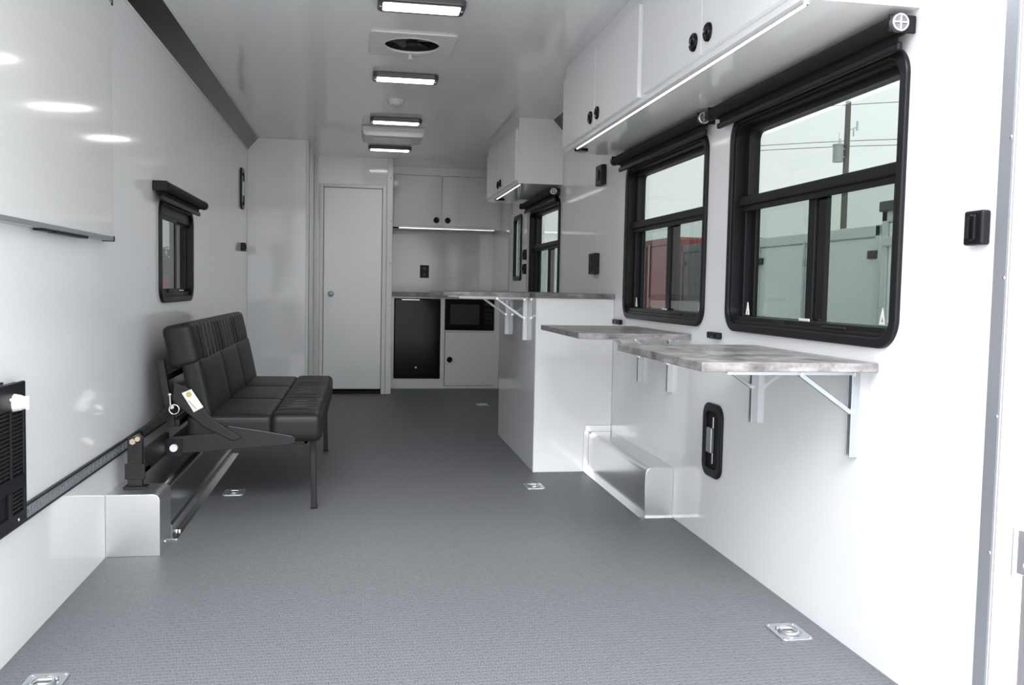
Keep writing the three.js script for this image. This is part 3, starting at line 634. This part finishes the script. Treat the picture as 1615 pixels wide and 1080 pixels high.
// ---------------------------------------------------------------- tie-down rings in the floor
{
  const spots = [[-.785, 2.40, 'shiny tie-down ring in the floor at the lower left edge of the photo'], [1.30, 2.51, 'shiny tie-down ring in the floor near the lower right, below the nearest shelf'], [-.598, 4.55, 'shiny tie-down ring in the floor under the black bench'], [.908, 4.57, 'shiny tie-down ring in the floor in front of the tall white cabinet'], [1.08, 7.85, 'far tie-down ring in the floor in front of the kitchen, before the fold-out shelf']];
  const g = thing('tie_down_ring', spots[0][2], 'tie-down', [spots[0][0], 0, -spots[0][1]], undefined);
  const s = RR(-.050, -.066, .050, .066, .014); const h = new THREE.Path(); h.absellipse(0, 0, .036, .046, 0, Math.PI * 2); s.holes.push(h);
  obj('pan', [extY(s, 0, .005, .0015, 28), new THREE.LatheGeometry([[0, .0008], [.02, .001], [.032, .0025], [.038, .0045]].map(p => new THREE.Vector2(...p)), 32).scale(1, 1, 1.25)], mat.zinc, g);
  obj('ring', new THREE.TorusGeometry(.026, .0045, 10, 32).rotateX(Math.PI / 2).scale(1, 1, 1.25).translate(0, .008, 0), mat.aluBright, g);
  obj('clip', [bx(-.030, .030, .004, .011, .018, .032, .003)], mat.aluBright, g);
  each('screw', [[-.040, -.055], [.040, -.055], [-.040, .055], [.040, .055]].map(([a, b]) => new THREE.SphereGeometry(.0055, 10, 6).scale(1, .4, 1).translate(a, .005, b)), mat.chrome, g);
  for (const [x, d, l] of spots.slice(1)) copyOf(g, l, c => c.position.set(x, 0, -d));
}

// ---------------------------------------------------------------- outside
const GY = -.62;
struct('ground', new THREE.CircleGeometry(160, 48).rotateX(-Math.PI / 2).translate(0, GY, 0), mat.gravel);
struct('trailer_underside', [bx(-.9, -.75, GY + .2, -.09, D0, D1, 0), bx(1.25, 1.4, GY + .2, -.09, D0, D1, 0)], mat.blackMetal);
function parkedTrailer(label, xf, dc, W, top, body, door, extra, hingeMat = mat.blackMetal) {
  const g = thing('parked_trailer', label, 'trailer', [xf, GY, -dc]), h = W / 2, T = top - GY, len = 4.6;
  obj('body', bx(.03, len, .42, T, -h, h, .05, 3), body, g);
  obj('end_frame', [bx(0, .06, .40, T + .0, -h, -h + .08, .01), bx(0, .06, .40, T, h - .08, h, .01), bx(0, .06, T - .10, T, -h, h, .01), bx(0, .06, .40, .52, -h, h, .01)], body === mat.tRed || body === mat.tBlack ? body : mat.tFrame, g);
  const [d] = each('door', [bx(.012, .04, .53, T - .11, -h + .09, -.006, .006), bx(.012, .04, .53, T - .11, .006, h - .09, .006)], door, g);
  each('lock_bar', [-.10, .10].map(o => cyl(.014, T - .6, 'y', .0, (T + .45) / 2, o, 10)), mat.zinc, d); obj('latch', bx(-.01, .012, .95, 1.0, -.16, .16, .004), mat.zinc, d);
  each('hinge', [[-h + .10, T - .25], [-h + .10, .75], [h - .10, T - .25], [h - .10, .75]].map(([a, b]) => bx(-.012, .014, b - .035, b + .035, a - .07, a + .07, .006)), hingeMat, d);
  for (const s of [-1, 1]) obj('tail_lamp', bx(-.012, .01, .43, .49, s * (h - .22) - .1, s * (h - .22) + .1, .01), mat.tRed, g);
  for (const s of [-1, 1]) { const w = obj('wheel', [new THREE.TorusGeometry(.24, .09, 12, 28).translate(2.2, .33, s * (h - .02))], mat.blackMatte, g); obj('rim', cyl(.17, .12, 'd', 2.2, .33, -s * (h - .02), 24), mat.white, w); }
  extra?.(g, h, T);
  return g;
}
mat.tRed = M({ color: L(.23, .018, .025), roughness: .3 }); mat.tBlack = M({ color: L(.02, .021, .022), roughness: .3 });
mat.tWhite = M({ color: L(.86, .87, .87), roughness: .35 }); mat.tFrame = M({ color: L(.62, .65, .64), roughness: .45 }); mat.tGrey = M({ color: L(.72, .74, .74), roughness: .4 });
parkedTrailer('grey and white trailer end with dark hinges, outside the nearest window', 4.3, 8.18, 2.40, 1.63, mat.tWhite, mat.tGrey, (g, h, T) => obj('corner_post', bx(-.03, .02, .42, T - .06, h - .07, h - .02, .006), mat.blackMetal, g));
parkedTrailer('black trailer parked outside, seen through the middle window', 4.3, 10.65, 2.2, 1.66, mat.tBlack, mat.tBlack);
parkedTrailer('dark red trailer parked outside, leftmost in the middle window', 4.3, 13.2, 2.3, 1.80, mat.tRed, mat.tRed);
parkedTrailer('tall white trailer with a dark roof edge, at the right of the nearest window', 4.0, 5.28, 2.4, 1.70, mat.tWhite, mat.tWhite, (g, h, T) => obj('roof_edge', bx(-.03, 4.6, T - .02, T + .06, -h, h, .01), mat.tBlack, g), mat.tFrame);
{
  const px = 18, pd = 31.7;
  const g = thing('utility_pole', 'wooden utility pole with a grey transformer, outside beyond the parked trailers', 'pole', [px, GY, -pd]);
  obj('pole', cyl(.13, 8.9, 'y', 0, 4.45, 0, 16, .10), M({ color: L(.10, .095, .085), roughness: .9 }), g);
  const t = obj('transformer', [cyl(.19, .62, 'y', -.34, 6.95, .0, 20), cyl(.21, .05, 'y', -.34, 7.27, 0, 20), bx(-.18, -.08, 6.8, 6.86, -.05, .05, .01), bx(-.18, -.08, 7.1, 7.16, -.05, .05, .01)], M({ color: L(.30, .32, .33), roughness: .5, metalness: .3 }), g);
  obj('bushing', [cyl(.03, .22, 'y', -.27, 7.4, 0, 10), cyl(.012, .5, 'y', -.30, 7.5, .04, 8)], mat.zinc, t);
  obj('cutout', [bar([.1, 7.85, 0], [.42, 8.0, 0], .04, .04), cyl(.04, .35, 'y', .40, 8.02, 0, 10), cyl(.03, .3, 'y', .26, 7.78, 0, 10)], mat.zinc, g);
  obj('lightning_rod', cyl(.02, .35, 'y', 0, 9.0, 0, 8), mat.zinc, g);
}
for (const [y, s, w] of [[6.55, .5, 'lower thin wire'], [6.75, .35, 'upper thin wire'], [8.1, .3, 'high thin wire']])
  tag(obj('overhead_wire', tube([[18 - 30, y + .9, 31.7 + 30], [18 - 14, y, 31.7 + 12], [18, y + .1, 31.95], [18 + 13, y - s, 31.7 - 9], [18 + 30, y + .5, 31.7 - 22]], .012, 50, false, 5), mat.blackMetal), w + ' strung across the sky past the utility pole', 'wire');
// hedge trees far beyond the left window
{
  const leafM = M({ color: L(.05, .08, .035), roughness: .9 }), barkM = M({ color: L(.09, .07, .05), roughness: .95 });
  const tree = (x, d, h, label) => {
    const g = thing('tree', label, 'tree', [x, GY, -d]), leaves = [];
    const leaf = new THREE.PlaneGeometry(.32, .22);
    for (let i = 0; i < 900; i++) {
      const a = rnd() * 6.283, v = Math.acos(2 * rnd() - 1), r = h * .48 * Math.cbrt(.35 + .65 * rnd()) * (.85 + .3 * noise.noise(Math.cos(a) * 2, Math.sin(a) * 2 + x, v * 2));
      leaves.push(leaf.clone().rotateX(rnd() * 6).rotateY(rnd() * 6).translate(r * Math.sin(v) * Math.cos(a) * 1.25, h * .56 + r * Math.cos(v), r * Math.sin(v) * Math.sin(a) * 1.25));
    }
    const f = obj('foliage', leaves, leafM, g); f.userData.kind = 'stuff';
    obj('trunk', cyl(.16, h * .6, 'y', 0, h * .3, 0, 10, .09), barkM, g);
  };
  tree(-13.2, 68, 3.2, 'dark bush beyond the left window, leftmost of the row');
  tree(-14.6, 72, 4.4, 'tallest dark bush beyond the left window');
  tree(-17.6, 76.5, 3.5, 'dark bush to the right of the tallest one beyond the left window');
  tree(-21.5, 79, 3.8, 'rightmost dark bush beyond the left window');
}
parkedTrailer('small red trailer far outside the left window', -6.72, 30.5, 2.0, 1.16, mat.tRed, mat.tRed);

renderer.render(scene, camera);
